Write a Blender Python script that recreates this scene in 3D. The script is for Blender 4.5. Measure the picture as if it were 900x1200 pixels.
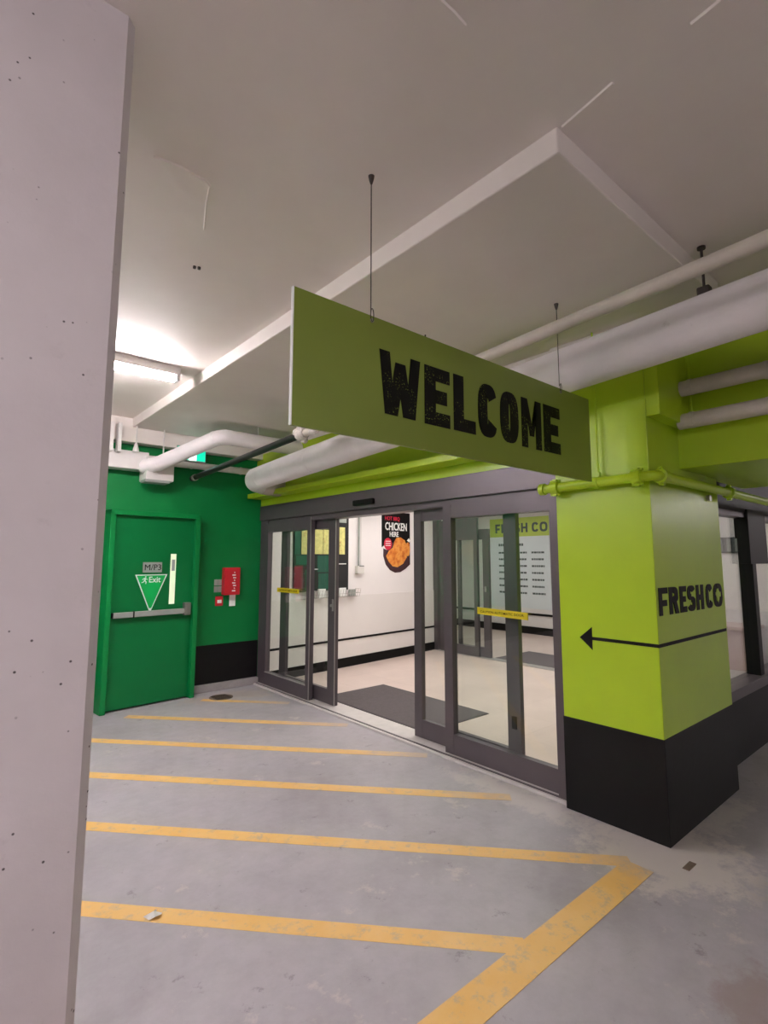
import bpy, bmesh, math, random
from mathutils import Vector, Matrix
random.seed(7)
for o in list(bpy.data.objects): bpy.data.objects.remove(o, do_unlink=True)
scene = bpy.context.scene
COL = scene.collection

# ---------------------------------------------------------------- camera
YAW, PITCH, ROLL, FPX = math.radians(49.409), math.radians(6.578), math.radians(0.0439), 619.06
CAM = Vector((0, 0, 1.6))
fw = Vector((math.cos(PITCH)*math.cos(YAW), math.cos(PITCH)*math.sin(YAW), math.sin(PITCH)))
rt = Vector((math.sin(YAW), -math.cos(YAW), 0)); up = rt.cross(fw)
c_, s_ = math.cos(ROLL), math.sin(ROLL)
rt, up = c_*rt + s_*up, -s_*rt + c_*up
cd = bpy.data.cameras.new('camera'); cam = bpy.data.objects.new('camera', cd); COL.objects.link(cam)
cam.matrix_world = Matrix(((rt.x, up.x, -fw.x, CAM.x), (rt.y, up.y, -fw.y, CAM.y), (rt.z, up.z, -fw.z, CAM.z), (0, 0, 0, 1)))
cd.sensor_fit = 'VERTICAL'; cd.sensor_height = 36; cd.lens = FPX/1200*36
cd.shift_y = -15.48/1200; cd.clip_start = 0.02
scene.camera = cam
# ---------------------------------------------------------------- world, exposure
w = bpy.data.worlds.new('world'); scene.world = w; w.use_nodes = True
w.node_tree.nodes['Background'].inputs[0].default_value = (0.8, 0.8, 0.85, 1)
w.node_tree.nodes['Background'].inputs[1].default_value = 0.02
vs = scene.view_settings
vs.view_transform = 'Standard'; vs.look = 'None'; vs.gamma = 1; vs.use_curve_mapping = False
vs.exposure = 1.2
TUBE_STRENGTH = 70.0       # bare fluorescent tubes of the garage, seen and added
PANEL_STRENGTH = 4.6       # ceiling panels added to light the store

# ---------------------------------------------------------------- materials
def lin(c):
    return tuple(((v/255)/12.92 if v/255 <= .04045 else ((v/255+.055)/1.055)**2.4) for v in c) + (1,)
def newmat(name):
    m = bpy.data.materials.new(name); m.use_nodes = True
    nt = m.node_tree; b = nt.nodes['Principled BSDF']
    return m, nt, b
def N(nt, t, **kw):
    n = nt.nodes.new(t)
    for k, v in kw.items():
        if k in n.inputs: n.inputs[k].default_value = v
        else: setattr(n, k, v)
    return n
def noise(nt, scale, detail=4, rough=.6, coord='Object'):
    tc = nt.nodes.new('ShaderNodeNewGeometry')
    n = N(nt, 'ShaderNodeTexNoise'); n.inputs['Scale'].default_value = scale
    n.inputs['Detail'].default_value = detail; n.inputs['Roughness'].default_value = rough
    nt.links.new(tc.outputs['Position'], n.inputs['Vector'])
    return n
def ramp(nt, src, stops):
    r = nt.nodes.new('ShaderNodeValToRGB')
    el = r.color_ramp.elements
    el[0].position, el[0].color = stops[0][0], stops[0][1]
    el[1].position, el[1].color = stops[-1][0], stops[-1][1]
    for p, c in stops[1:-1]:
        e = el.new(p); e.color = c
    nt.links.new(src, r.inputs[0]); return r
def mix(nt, fac, a, b, mode='MIX'):
    m = nt.nodes.new('ShaderNodeMix'); m.data_type = 'RGBA'; m.blend_type = mode
    for sock, v in ((m.inputs[0], fac), (m.inputs[6], a), (m.inputs[7], b)):
        if hasattr(v, 'links'): nt.links.new(v, sock)
        else: sock.default_value = v
    return m.outputs[2]
def bump(nt, b, h, strength, dist=.01):
    bm = nt.nodes.new('ShaderNodeBump'); bm.inputs['Strength'].default_value = strength; bm.inputs['Distance'].default_value = dist
    nt.links.new(h, bm.inputs['Height']); nt.links.new(bm.outputs[0], b.inputs['Normal'])
def paint(name, col, rough=.5, var=.06, scale=3., bmp=.0, bscale=60., metal=0., spec=.5, dirt=None):
    m, nt, b = newmat(name)
    c = lin(col); n = noise(nt, scale)
    lo = tuple(max(0, v*(1-var)) for v in c[:3]) + (1,); hi = tuple(min(1, v*(1+var)) for v in c[:3]) + (1,)
    out = ramp(nt, n.outputs[0], [(.3, lo), (.7, hi)]).outputs[0]
    if dirt:
        d = noise(nt, dirt[0], 8, .7); f = ramp(nt, d.outputs[0], [(dirt[1], (0, 0, 0, 1)), (dirt[1]+.06, (1, 1, 1, 1))])
        out = mix(nt, f.outputs[0], out, lin(dirt[2]))
    nt.links.new(out, b.inputs['Base Color'])
    b.inputs['Roughness'].default_value = rough; b.inputs['Metallic'].default_value = metal
    b.inputs['Specular IOR Level'].default_value = spec
    if bmp:
        n2 = noise(nt, bscale, 3); bump(nt, b, n2.outputs[0], bmp)
    return m
def emit(name, col, strength):
    m, nt, b = newmat(name)
    b.inputs['Base Color'].default_value = lin(col)
    b.inputs['Emission Color'].default_value = lin(col); b.inputs['Emission Strength'].default_value = strength
    return m
def glass(name, tint=(248, 251, 249), refl=.12):
    m, nt, b = newmat(name); nt.nodes.remove(b)
    t = N(nt, 'ShaderNodeBsdfTransparent'); t.inputs[0].default_value = lin(tint)
    g = N(nt, 'ShaderNodeBsdfGlossy'); g.inputs['Roughness'].default_value = .02; g.inputs[0].default_value = (1, 1, 1, 1)
    lw = N(nt, 'ShaderNodeLayerWeight'); lw.inputs[0].default_value = .5
    pw = N(nt, 'ShaderNodeMath', operation='POWER'); nt.links.new(lw.outputs['Facing'], pw.inputs[0]); pw.inputs[1].default_value = 4.5
    fr = N(nt, 'ShaderNodeMath', operation='MULTIPLY_ADD'); nt.links.new(pw.outputs[0], fr.inputs[0]); fr.inputs[1].default_value = .9; fr.inputs[2].default_value = .03
    mx = N(nt, 'ShaderNodeMixShader')
    nt.links.new(fr.outputs[0], mx.inputs[0]); nt.links.new(t.outputs[0], mx.inputs[1]); nt.links.new(g.outputs[0], mx.inputs[2])
    nt.links.new(mx.outputs[0], nt.nodes['Material Output'].inputs[0])
    return m

def floor_material():
    m, nt, b = newmat('concrete_floor_paint')
    n1 = noise(nt, 1.1, 6, .6); n2 = noise(nt, 9, 8, .7); n3 = noise(nt, 60, 3, .5)
    base = ramp(nt, n1.outputs[0], [(.25, lin((151, 145, 150))), (.5, lin((170, 165, 171))), (.78, lin((180, 174, 178)))]).outputs[0]
    r2 = ramp(nt, n2.outputs[0], [(.3, (.78, .77, .76, 1)), (.6, (1, 1, 1, 1))]).outputs[0]
    col = mix(nt, .55, base, r2, 'MULTIPLY')
    # bare worn patches and dark scuffs
    n4 = noise(nt, 2.6, 10, .72)
    f = ramp(nt, n4.outputs[0], [(.60, (0, 0, 0, 1)), (.66, (.6, .6, .6, 1))]).outputs[0]
    col = mix(nt, f, col, lin((196, 188, 182)))
    n5 = noise(nt, 6.5, 6, .75)
    f2 = ramp(nt, n5.outputs[0], [(.615, (0, 0, 0, 1)), (.68, (.55, .55, .55, 1))]).outputs[0]
    col = mix(nt, f2, col, lin((110, 102, 104)))
    # bare strip of worn paint around the foot of the column (a worn patch of its own shape)
    pos = nt.nodes.new('ShaderNodeNewGeometry')
    vm = N(nt, 'ShaderNodeVectorMath', operation='DISTANCE'); nt.links.new(pos.outputs[0], vm.inputs[0]); vm.inputs[1].default_value = (3.12, 1.45, 0)
    def patch(col, dist, k, off, tone, sc, amt):
        nz = noise(nt, sc, 9, .75)
        m1 = N(nt, 'ShaderNodeMath', operation='MULTIPLY_ADD'); nt.links.new(dist, m1.inputs[0]); m1.inputs[1].default_value = k; m1.inputs[2].default_value = off
        m2 = N(nt, 'ShaderNodeMath', operation='ADD'); nt.links.new(nz.outputs[0], m2.inputs[0]); nt.links.new(m1.outputs[0], m2.inputs[1])
        f_ = ramp(nt, m2.outputs[0], [(.5, (amt, amt, amt, 1)), (.64, (0, 0, 0, 1))]).outputs[0]
        return mix(nt, f_, col, lin(tone))
    def seg_dist(p, sx_, sy_):
        v1 = N(nt, 'ShaderNodeVectorMath', operation='SUBTRACT'); nt.links.new(pos.outputs[0], v1.inputs[0]); v1.inputs[1].default_value = p
        v2 = N(nt, 'ShaderNodeVectorMath', operation='MULTIPLY'); nt.links.new(v1.outputs[0], v2.inputs[0]); v2.inputs[1].default_value = (sx_, sy_, 0)
        v3 = N(nt, 'ShaderNodeVectorMath', operation='LENGTH'); nt.links.new(v2.outputs[0], v3.inputs[0])
        return v3.outputs['Value']
    col = patch(col, seg_dist((3.2, 1.36, 0), 1, 1), .75, -.22, (204, 196, 190), 6, .85)
    col = patch(col, seg_dist((3.18, 2.3, 0), 2.2, .55), .75, -.16, (196, 188, 184), 7, .7)
    col = patch(col, seg_dist((3.9, 1.28, 0), .7, 3), .8, -.12, (190, 184, 180), 8, .7)
    col = patch(col, seg_dist((2.45, .72, 0), 1, 1.5), .9, -.1, (140, 118, 112), 4, .5)
    col = patch(col, seg_dist((3.6, .3, 0), .6, .6), .5, .0, (132, 120, 114), 3, .6)
    col = patch(col, seg_dist((2.9, 6.1, 0), .6, 1.4), .6, -.1, (182, 168, 158), 4, .6)
    nt.links.new(col, b.inputs['Base Color'])
    b.inputs['Roughness'].default_value = .48
    bump(nt, b, n3.outputs[0], .12, .004)
    return m, col
MAT_FLOOR, _ = floor_material()

def pillar_material():
    m, nt, b = newmat('bare_concrete')
    n1 = noise(nt, 1.6, 5); base = ramp(nt, n1.outputs[0], [(.3, lin((196, 188, 189))), (.7, lin((210, 202, 203)))]).outputs[0]
    g = nt.nodes.new('ShaderNodeNewGeometry')
    vo = N(nt, 'ShaderNodeTexVoronoi'); vo.inputs['Scale'].default_value = 26; nt.links.new(g.outputs[0], vo.inputs['Vector'])
    pit = ramp(nt, vo.outputs['Distance'], [(.06, (1, 1, 1, 1)), (.10, (0, 0, 0, 1))]).outputs[0]
    nm = noise(nt, 5.5, 3); sel = ramp(nt, nm.outputs[0], [(.46, (0, 0, 0, 1)), (.53, (1, 1, 1, 1))]).outputs[0]
    f = mix(nt, 1., pit, sel, 'MULTIPLY')
    col = mix(nt, f, base, lin((80, 72, 72)))
    n2 = noise(nt, 7, 6, .7); sm = ramp(nt, n2.outputs[0], [(.62, (1, 1, 1, 1)), (.75, (.86, .85, .85, 1))]).outputs[0]
    col = mix(nt, 1., col, sm, 'MULTIPLY')
    nt.links.new(col, b.inputs['Base Color']); b.inputs['Roughness'].default_value = .6
    n3 = noise(nt, 40, 4); bump(nt, b, n3.outputs[0], .15, .005)
    return m
def ceiling_material():
    m, nt, b = newmat('ceiling_white_paint')
    n1 = noise(nt, 1.2, 6); base = ramp(nt, n1.outputs[0], [(.3, lin((224, 216, 209))), (.7, lin((234, 227, 220)))]).outputs[0]
    n2 = noise(nt, 11, 8, .75); f = ramp(nt, n2.outputs[0], [(.72, (0, 0, 0, 1)), (.78, (.6, .6, .6, 1))]).outputs[0]
    col = mix(nt, f, base, lin((222, 218, 214)))
    nt.links.new(col, b.inputs['Base Color']); b.inputs['Roughness'].default_value = .6
    n3 = noise(nt, 14, 5, .6); bump(nt, b, n3.outputs[0], .12, .01)
    return m
def stripe_material():
    m, nt, b = newmat('worn_yellow_floor_paint')
    n1 = noise(nt, 4, 5); y = ramp(nt, n1.outputs[0], [(.3, lin((228, 180, 98))), (.7, lin((232, 192, 124)))]).outputs[0]
    n2 = noise(nt, 13, 9, .75); f = ramp(nt, n2.outputs[0], [(.52, (0, 0, 0, 1)), (.66, (.7, .7, .7, 1))]).outputs[0]
    col = mix(nt, f, y, lin((178, 164, 142)))
    # paint rubbed off by traffic near the entrance, a worn zone along the doors
    g = nt.nodes.new('ShaderNodeNewGeometry'); sx = N(nt, 'ShaderNodeSeparateXYZ'); nt.links.new(g.outputs[0], sx.inputs[0])
    n3 = noise(nt, 6, 8, .7)
    ad = N(nt, 'ShaderNodeMath', operation='MULTIPLY_ADD'); nt.links.new(n3.outputs[0], ad.inputs[0]); ad.inputs[1].default_value = .9; nt.links.new(sx.outputs[0], ad.inputs[2])
    mp = N(nt, 'ShaderNodeMapRange'); mp.inputs[1].default_value = 3.2; mp.inputs[2].default_value = 3.7; mp.inputs[3].default_value = 0; mp.inputs[4].default_value = .8
    nt.links.new(ad.outputs[0], mp.inputs[0])
    col = mix(nt, mp.outputs[0], col, lin((176, 168, 164)))
    nt.links.new(col, b.inputs['Base Color']); b.inputs['Roughness'].default_value = .5
    return m
def ink_material():
    m, nt, b = newmat('distressed_black_ink')
    n = noise(nt, 110, 3, .7); f = ramp(nt, n.outputs[0], [(.60, (0, 0, 0, 1)), (.62, (1, 1, 1, 1))]).outputs[0]
    n2 = noise(nt, 7, 2); f2 = ramp(nt, n2.outputs[0], [(.50, (0, 0, 0, 1)), (.57, (1, 1, 1, 1))]).outputs[0]
    ff = mix(nt, 1., f, f2, 'MULTIPLY')
    col = mix(nt, ff, lin((10, 9, 8)), lin((116, 132, 48)))
    b.inputs['Specular IOR Level'].default_value = .15
    nt.links.new(col, b.inputs['Base Color']); b.inputs['Roughness'].default_value = .5
    return m
def chicken_material():
    m, nt, b = newmat('roast_chicken_print')
    n = noise(nt, 9, 5, .6)
    col = ramp(nt, n.outputs[0], [(.28, lin((150, 62, 26))), (.45, lin((212, 118, 44))), (.58, lin((232, 160, 78))), (.75, lin((205, 98, 40)))]).outputs[0]
    nt.links.new(col, b.inputs['Base Color']); b.inputs['Roughness'].default_value = .4
    return m
def tile_material():
    m, nt, b = newmat('store_vinyl_floor')
    n = noise(nt, 1.3, 5); base = ramp(nt, n.outputs[0], [(.3, lin((206, 186, 178))), (.7, lin((222, 202, 194)))]).outputs[0]
    g = nt.nodes.new('ShaderNodeNewGeometry')
    br = N(nt, 'ShaderNodeTexBrick'); br.offset = 0; br.inputs['Scale'].default_value = 1
    br.inputs['Brick Width'].default_value = .6; br.inputs['Row Height'].default_value = .6; br.inputs['Mortar Size'].default_value = .003
    br.inputs['Color1'].default_value = (1, 1, 1, 1); br.inputs['Color2'].default_value = (.97, .97, .97, 1); br.inputs['Mortar'].default_value = (.82, .8, .78, 1)
    nt.links.new(g.outputs[0], br.inputs['Vector'])
    col = mix(nt, 1., base, br.outputs[0], 'MULTIPLY')
    nt.links.new(col, b.inputs['Base Color']); b.inputs['Roughness'].default_value = .35
    return m

LIME = (172, 204, 36)
M = dict(
    pillar=pillar_material(), ceiling=ceiling_material(), stripe=stripe_material(), ink=ink_material(), chicken=chicken_material(), tile=tile_material(),
    sill=paint('pale_concrete_threshold', (206, 200, 198), .5, .08, 12),
    kerb=paint('grey_kerb_concrete', (160, 154, 154), .6, .1, 8, .15),
    lime=paint('lime_wall_paint', LIME, .32, .05, 2., .05, 30),
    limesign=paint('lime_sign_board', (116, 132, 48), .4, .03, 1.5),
    limepipe=paint('lime_pipe_paint', (176, 208, 30), .35, .06, 6, .05, 40),
    green=paint('green_wall_paint', (0, 118, 56), .45, .06, 2., .06, 30, spec=.3),
    greendoor=paint('green_door_paint', (0, 106, 52), .4, .05, 2., .03, 40, spec=.3),
    black=paint('black_wall_paint', (13, 12, 13), .5, .2, 3, .05, 30, spec=.25),
    frame=paint('charcoal_aluminium', (94, 86, 91), .38, .05, 4, metal=.35),
    frame_edge=paint('bright_aluminium', (176, 172, 170), .35, .06, 6, metal=.6),
    white_pipe=paint('white_pipe_jacket', (234, 229, 229), .5, .04, 5, .25, 22, dirt=(3.5, .68, (188, 178, 172))),
    white_paint=paint('white_painted_steel', (218, 214, 210), .45, .05, 6),
    dull_pipe=paint('dull_cream_pipe', (196, 188, 176), .5, .08, 8, .1, 30),
    black_pipe=paint('black_steel_pipe', (26, 26, 26), .4, .1, 8),
    steel=paint('zinc_steel', (150, 148, 146), .4, .1, 20, metal=.8),
    dark_steel=paint('dark_rusty_steel', (70, 62, 58), .6, .2, 30, metal=.4),
    rough_white=paint('splashed_grooved_coupling', (196, 190, 182), .6, .25, 40, .6, 60),
    red=paint('red_enamel', (188, 22, 40), .35, .06, 8),
    redprint=paint('red_print', (205, 30, 62), .5, .06, 8),
    whiteprint=paint('white_print', (236, 236, 234), .5, .02, 8),
    greysign=paint('grey_plate', (150, 156, 150), .4, .05, 20),
    greensign=paint('bright_green_sticker', (0, 176, 84), .35, .03, 8),
    blackprint=paint('black_print', (14, 12, 12), .6, .1, 8, spec=.2),
    bowl=paint('brown_bowl_print', (66, 40, 46), .5, .15, 12),
    wall_white=paint('store_white_wall', (236, 230, 230), .5, .02, 2),
    wall_cream=paint('store_dado_board', (230, 224, 222), .4, .02, 2),
    ceil_store=paint('store_ceiling', (236, 234, 230), .6, .02, 3),
    mat=paint('charcoal_carpet_mat', (92, 84, 86), .9, .12, 30, .4, 300),
    mat_edge=paint('rubber_mat_edge', (62, 56, 58), .7, .08, 30),
    yellow=paint('yellow_sticker', (214, 196, 30), .4, .04, 8),
    board=paint('black_notice_board', (28, 26, 28), .6, .1, 10),
    yellowsheet=paint('yellow_flyer_print', (214, 206, 130), .6, .18, 22, dirt=(16, .60, (178, 92, 52))),
    greensheet=paint('dark_green_sheet', (20, 84, 66), .5, .1, 8),
    maroonsheet=paint('maroon_sheet', (112, 44, 56), .5, .1, 8),
    wire=paint('chrome_wire', (190, 186, 182), .3, .05, 20, metal=.7),
    poster=paint('white_poster', (226, 230, 236), .5, .02, 6),
    limeprint=paint('pale_lime_print', (196, 212, 96), .5, .02, 6),
    greyprint=paint('dark_grey_print', (86, 92, 94), .5, .05, 6),
    brown=paint('brown_drain_cover', (110, 92, 80), .6, .15, 40, .3, 120),
    pink=paint('pinkish_laminate', (196, 168, 160), .45, .05, 4),
    glass=glass('clear_door_glass'), wglass=glass('window_glass', (240, 243, 243)),
    tube=emit('lit_fluorescent_tube', (255, 246, 250), TUBE_STRENGTH),
    panel=emit('added_ceiling_panel', (255, 250, 246), PANEL_STRENGTH),
    exitlit=emit('lit_exit_sign_face', (0, 178, 140), .7),
    exitfig=emit('lit_exit_sign_figure', (235, 255, 250), 1.1),
    glow=paint('frosted_door_lite', (214, 226, 196), .3, .03, 8),
)
_, nt_, b_ = None, M['glow'].node_tree, M['glow'].node_tree.nodes['Principled BSDF']
b_.inputs['Emission Color'].default_value = lin((225, 240, 205)); b_.inputs['Emission Strength'].default_value = .25   # stairwell light behind the slit

# ---------------------------------------------------------------- builders (all coordinates in world metres)
WORLD = {}
def finish(o, org, parent, kind, label, cat, group):
    WORLD[o.name] = Vector(org)
    COL.objects.link(o)
    if parent is not None:
        o.parent = parent; o.location = Vector(org) - WORLD[parent.name]
    else:
        o.location = org
        if kind: o['kind'] = kind
    if kind == 'stuff': o['kind'] = 'stuff'
    if label: o['label'] = label
    if cat: o['category'] = cat
    if group: o['group'] = group
    return o
def mesh(name, verts, faces, mat, parent=None, kind=None, label=None, cat=None, group=None, smooth=False, bevel=0):
    xs, ys, zs = zip(*verts)
    org = Vector(((min(xs)+max(xs))/2, (min(ys)+max(ys))/2, min(zs)))
    me = bpy.data.meshes.new(name); me.from_pydata([tuple(Vector(v)-org) for v in verts], [], faces)
    bm = bmesh.new(); bm.from_mesh(me)
    bmesh.ops.recalc_face_normals(bm, faces=bm.faces)
    if bevel:
        eds = [e for e in bm.edges if len(e.link_faces) == 2 and e.calc_face_angle(0) > .5]
        bmesh.ops.bevel(bm, geom=eds, offset=bevel, segments=2, profile=.5, affect='EDGES', clamp_overlap=True)
    bm.to_mesh(me); bm.free()
    if smooth:
        for p in me.polygons: p.use_smooth = True
        me.set_sharp_from_angle(angle=.7)
    me.materials.append(mat if not isinstance(mat, str) else M[mat])
    o = bpy.data.objects.new(name, me)
    return finish(o, org, parent, kind, label, cat, group)
def empty(name, loc, label=None, cat=None, group=None, kind=None):
    o = bpy.data.objects.new(name, None); o.empty_display_size = .1
    return finish(o, loc, None, kind, label, cat, group)
class G:
    """collects geometry for one mesh object"""
    def __init__(s): s.v = []; s.f = []
    def add(s, v, f):
        k = len(s.v); s.v += [tuple(p) for p in v]; s.f += [tuple(i+k for i in q) for q in f]; return s
    def box(s, x0, x1, y0, y1, z0, z1):
        v = [(x, y, z) for x in (x0, x1) for y in (y0, y1) for z in (z0, z1)]
        return s.add(v, [(0, 1, 3, 2), (4, 6, 7, 5), (0, 4, 5, 1), (2, 3, 7, 6), (0, 2, 6, 4), (1, 5, 7, 3)])
    def obox(s, fr, u0, u1, v0, v1, w0, w1):
        v = [fr(a, b, c) for a in (u0, u1) for b in (v0, v1) for c in (w0, w1)]
        return s.add(v, [(0, 1, 3, 2), (4, 6, 7, 5), (0, 4, 5, 1), (2, 3, 7, 6), (0, 2, 6, 4), (1, 5, 7, 3)])
    def prism(s, fr, poly, d0, d1):
        n = len(poly)
        v = [fr(a, b, d0) for a, b in poly] + [fr(a, b, d1) for a, b in poly]
        return s.add(v, [tuple(range(n-1, -1, -1)), tuple(range(n, 2*n))] + [(i, (i+1) % n, n+(i+1) % n, n+i) for i in range(n)])
    def tube(s, pts, r, seg=16, cap=True):
        pts = [Vector(p) for p in pts]; n = len(pts)
        rs = r if isinstance(r, (list, tuple)) else [r]*n
        tg = []
        for i in range(n):
            a = pts[i]-pts[i-1] if i else pts[1]-pts[0]
            b = pts[i+1]-pts[i] if i < n-1 else pts[-1]-pts[-2]
            tg.append((a.normalized()+b.normalized()).normalized())
        ref = Vector((0, 0, 1)) if abs(tg[0].z) < .9 else Vector((1, 0, 0))
        u = tg[0].cross(ref).normalized(); k = len(s.v); fs = []
        for i in range(n):
            if i: u = (u - tg[i]*u.dot(tg[i])).normalized()
            w_ = tg[i].cross(u)
            for j in range(seg):
                a = 2*math.pi*j/seg; s.v.append(tuple(pts[i] + (u*math.cos(a)+w_*math.sin(a))*rs[i]))
        for i in range(n-1):
            for j in range(seg):
                s.f.append((k+i*seg+j, k+i*seg+(j+1) % seg, k+(i+1)*seg+(j+1) % seg, k+(i+1)*seg+j))
        if cap:
            s.f.append(tuple(k+j for j in range(seg))[::-1]); s.f.append(tuple(k+(n-1)*seg+j for j in range(seg)))
        return s
    def ball(s, c, r, seg=12, ring=8, sc=(1, 1, 1)):
        k = len(s.v); c = Vector(c)
        for i in range(ring+1):
            th = math.pi*i/ring
            for j in range(seg):
                a = 2*math.pi*j/seg
                s.v.append((c.x+r*sc[0]*math.sin(th)*math.cos(a), c.y+r*sc[1]*math.sin(th)*math.sin(a), c.z+r*sc[2]*math.cos(th)))
        for i in range(ring):
            for j in range(seg):
                s.f.append((k+i*seg+j, k+i*seg+(j+1) % seg, k+(i+1)*seg+(j+1) % seg, k+(i+1)*seg+j))
        return s
    def build(s, name, mat, parent=None, **kw): return mesh(name, s.v, s.f, mat, parent, **kw)
def box(name, x0, x1, y0, y1, z0, z1, mat, parent=None, **kw):
    return G().box(x0, x1, y0, y1, z0, z1).build(name, mat, parent, **kw)
def arc_path(pts, r, n=8):
    """round the inner corners of a polyline"""
    pts = [Vector(p) for p in pts]; out = [pts[0]]
    for i in range(1, len(pts)-1):
        a = (pts[i-1]-pts[i]).normalized(); b = (pts[i+1]-pts[i]).normalized()
        ang = a.angle(b); d = r/math.tan(ang/2)
        p0, p1 = pts[i]+a*d, pts[i]+b*d; cen = pts[i]+(a+b).normalized()*(r/math.sin(ang/2))
        for k in range(n+1):
            t = k/n; q = ((p0-cen)*(1-t)+(p1-cen)*t).normalized()*r
            out.append(cen+q)
    return out + [pts[-1]]
def frame(o, u, v, n):
    o, u, v, n = Vector(o), Vector(u), Vector(v), Vector(n)
    return lambda a, b, c: tuple(o+u*a+v*b+n*c)
FACE_NY = lambda y: frame((0, y, 0), (1, 0, 0), (0, 0, 1), (0, -1, 0))      # faces -Y: u = X, v = Z
FACE_NX = lambda x: frame((x, 0, 0), (0, -1, 0), (0, 0, 1), (-1, 0, 0))     # faces -X: u = -Y, v = Z
FACE_UP = lambda z: frame((0, 0, z), (1, 0, 0), (0, 1, 0), (0, 0, 1))

# block letters as convex polygons in the unit box
def rect(a, b, c, d): return [(a, b), (c, b), (c, d), (a, d)]
def ring(t0, t1, tx, ty, n=22, p=2.8):
    def pt(a, sx, sy):
        c, s = math.cos(a), math.sin(a)
        return (.5+sx*math.copysign(abs(c)**(2/p), c), .5+sy*math.copysign(abs(s)**(2/p), s))
    out = []
    for i in range(n):
        a, b = t0+(t1-t0)*i/n, t0+(t1-t0)*(i+1)/n
        out.append([pt(a, .5, .5), pt(b, .5, .5), pt(b, .5-tx, .5-ty), pt(a, .5-tx, .5-ty)])
    return out
def sub(polys, x0, y0, x1, y1): return [[(x0+(x1-x0)*a, y0+(y1-y0)*b) for a, b in p] for p in polys]
def letter(ch, tx, ty):
    P = math.pi
    if ch == 'W':
        t = tx*.8
        q = lambda x0, y0, x1, y1: [(x0, y0), (x0+t, y0), (x1+t, y1), (x1, y1)]
        return [q(0, 1, .13, 0), q(.5-t/2, .86, .13+t*.25, 0), q(.5-t/2, .86, .87-t*1.25, 0), q(1-t, 1, .87-t, 0)]
    if ch == 'E': return [rect(0, 0, tx, 1), rect(tx, 1-ty, 1, 1), rect(tx, .5-ty/2, .88, .5+ty/2), rect(tx, 0, 1, ty)]
    if ch == 'F': return [rect(0, 0, tx, 1), rect(tx, 1-ty, 1, 1), rect(tx, .44-ty/2, .88, .44+ty/2)]
    if ch == 'L': return [rect(0, 0, tx, 1), rect(tx, 0, 1, ty)]
    if ch == 'H': return [rect(0, 0, tx, 1), rect(1-tx, 0, 1, 1), rect(tx, .5-ty/2, 1-tx, .5+ty/2)]
    if ch == 'O': return ring(0, 2*P, tx, ty, 32)
    if ch == 'C': return ring(.16*P, 1.84*P, tx, ty, 28)
    if ch == 'M':
        t = tx*.9
        return [rect(0, 0, t, 1), rect(1-t, 0, 1, 1), [(t*.5, 1), (t, 1), (.5+.1, .25), (.5-.1, .25)], [(1-t*.5, 1), (.5-.1, .25), (.5+.1, .25), (1-t, 1)][::-1]]
    if ch == 'R':
        r_ = sub(ring(-.5*P, .5*P, tx, ty*1.9, 14), -.05, .42, 1, 1)
        return [rect(0, 0, tx, 1), rect(tx, 1-ty, .5, 1), rect(tx, .42, .5, .42+ty)] + r_ + [[(.42, .46), (.42+tx, .46), (1.02, 0), (1.02-tx*1.1, 0)]]
    if ch == 'S':
        k = ty*1.85
        up_ = sub(ring(.1*P, 1.5*P, tx, k, 20), 0, .43, 1, 1); lo = sub(ring(-.9*P, .5*P, tx, k, 20), 0, 0, 1, .57)
        return up_ + lo
def letter_mesh(name, ch, fr, x0, x1, z0, z1, stem, bar, d, mat, parent, d0=.0):
    g = G(); w_, h_ = x1-x0, z1-z0
    for i, p in enumerate(letter(ch, stem/w_, bar/h_)):
        g.prism(fr, [(x0+a*w_, z0+b*h_) for a, b in p], d0, d+.0002*(i % 9))     # no two faces in one plane
    return g.build(name, mat, parent)
def text_mesh(name, body, fr, x0, x1, z0, z1, mat, parent, d=.002, bold=.0, d0=0):
    cu = bpy.data.curves.new('tmp_text', 'FONT'); cu.body = body; cu.size = 1; cu.extrude = .01; cu.offset = bold; cu.resolution_u = 2
    t = bpy.data.objects.new('tmp_text', cu); COL.objects.link(t)
    dg = bpy.context.evaluated_depsgraph_get(); me = t.evaluated_get(dg).to_mesh()
    vs_ = [v.co.copy() for v in me.vertices]; fs = [tuple(p.vertices) for p in me.polygons]
    t.evaluated_get(dg).to_mesh_clear(); bpy.data.objects.remove(t, do_unlink=True); bpy.data.curves.remove(cu)
    ax, bx_ = min(v.x for v in vs_), max(v.x for v in vs_); ay, by = min(v.y for v in vs_), max(v.y for v in vs_)
    vv = [fr(x0+(v.x-ax)/(bx_-ax)*(x1-x0), z0+(v.y-ay)/(by-ay)*(z1-z0), d0 if v.z < 0 else d) for v in vs_]
    return mesh(name, vv, fs, mat, parent)
def ellipse(cx, cy, rx, ry, n=24, a0=0, a1=2*math.pi):
    full = abs(a1-a0-2*math.pi) < 1e-6
    m_ = n if full else n+1
    return [(cx+rx*math.cos(a0+(a1-a0)*i/n), cy+ry*math.sin(a0+(a1-a0)*i/n)) for i in range(m_)]

# ================================================================ THE SETTING
HI, LO = 3.2, 3.1            # underside of the slab, underside of the dropped part
floor = box('floor', -9, 20, -9, 6.9, -.2, 0, MAT_FLOOR, kind='structure')
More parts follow.
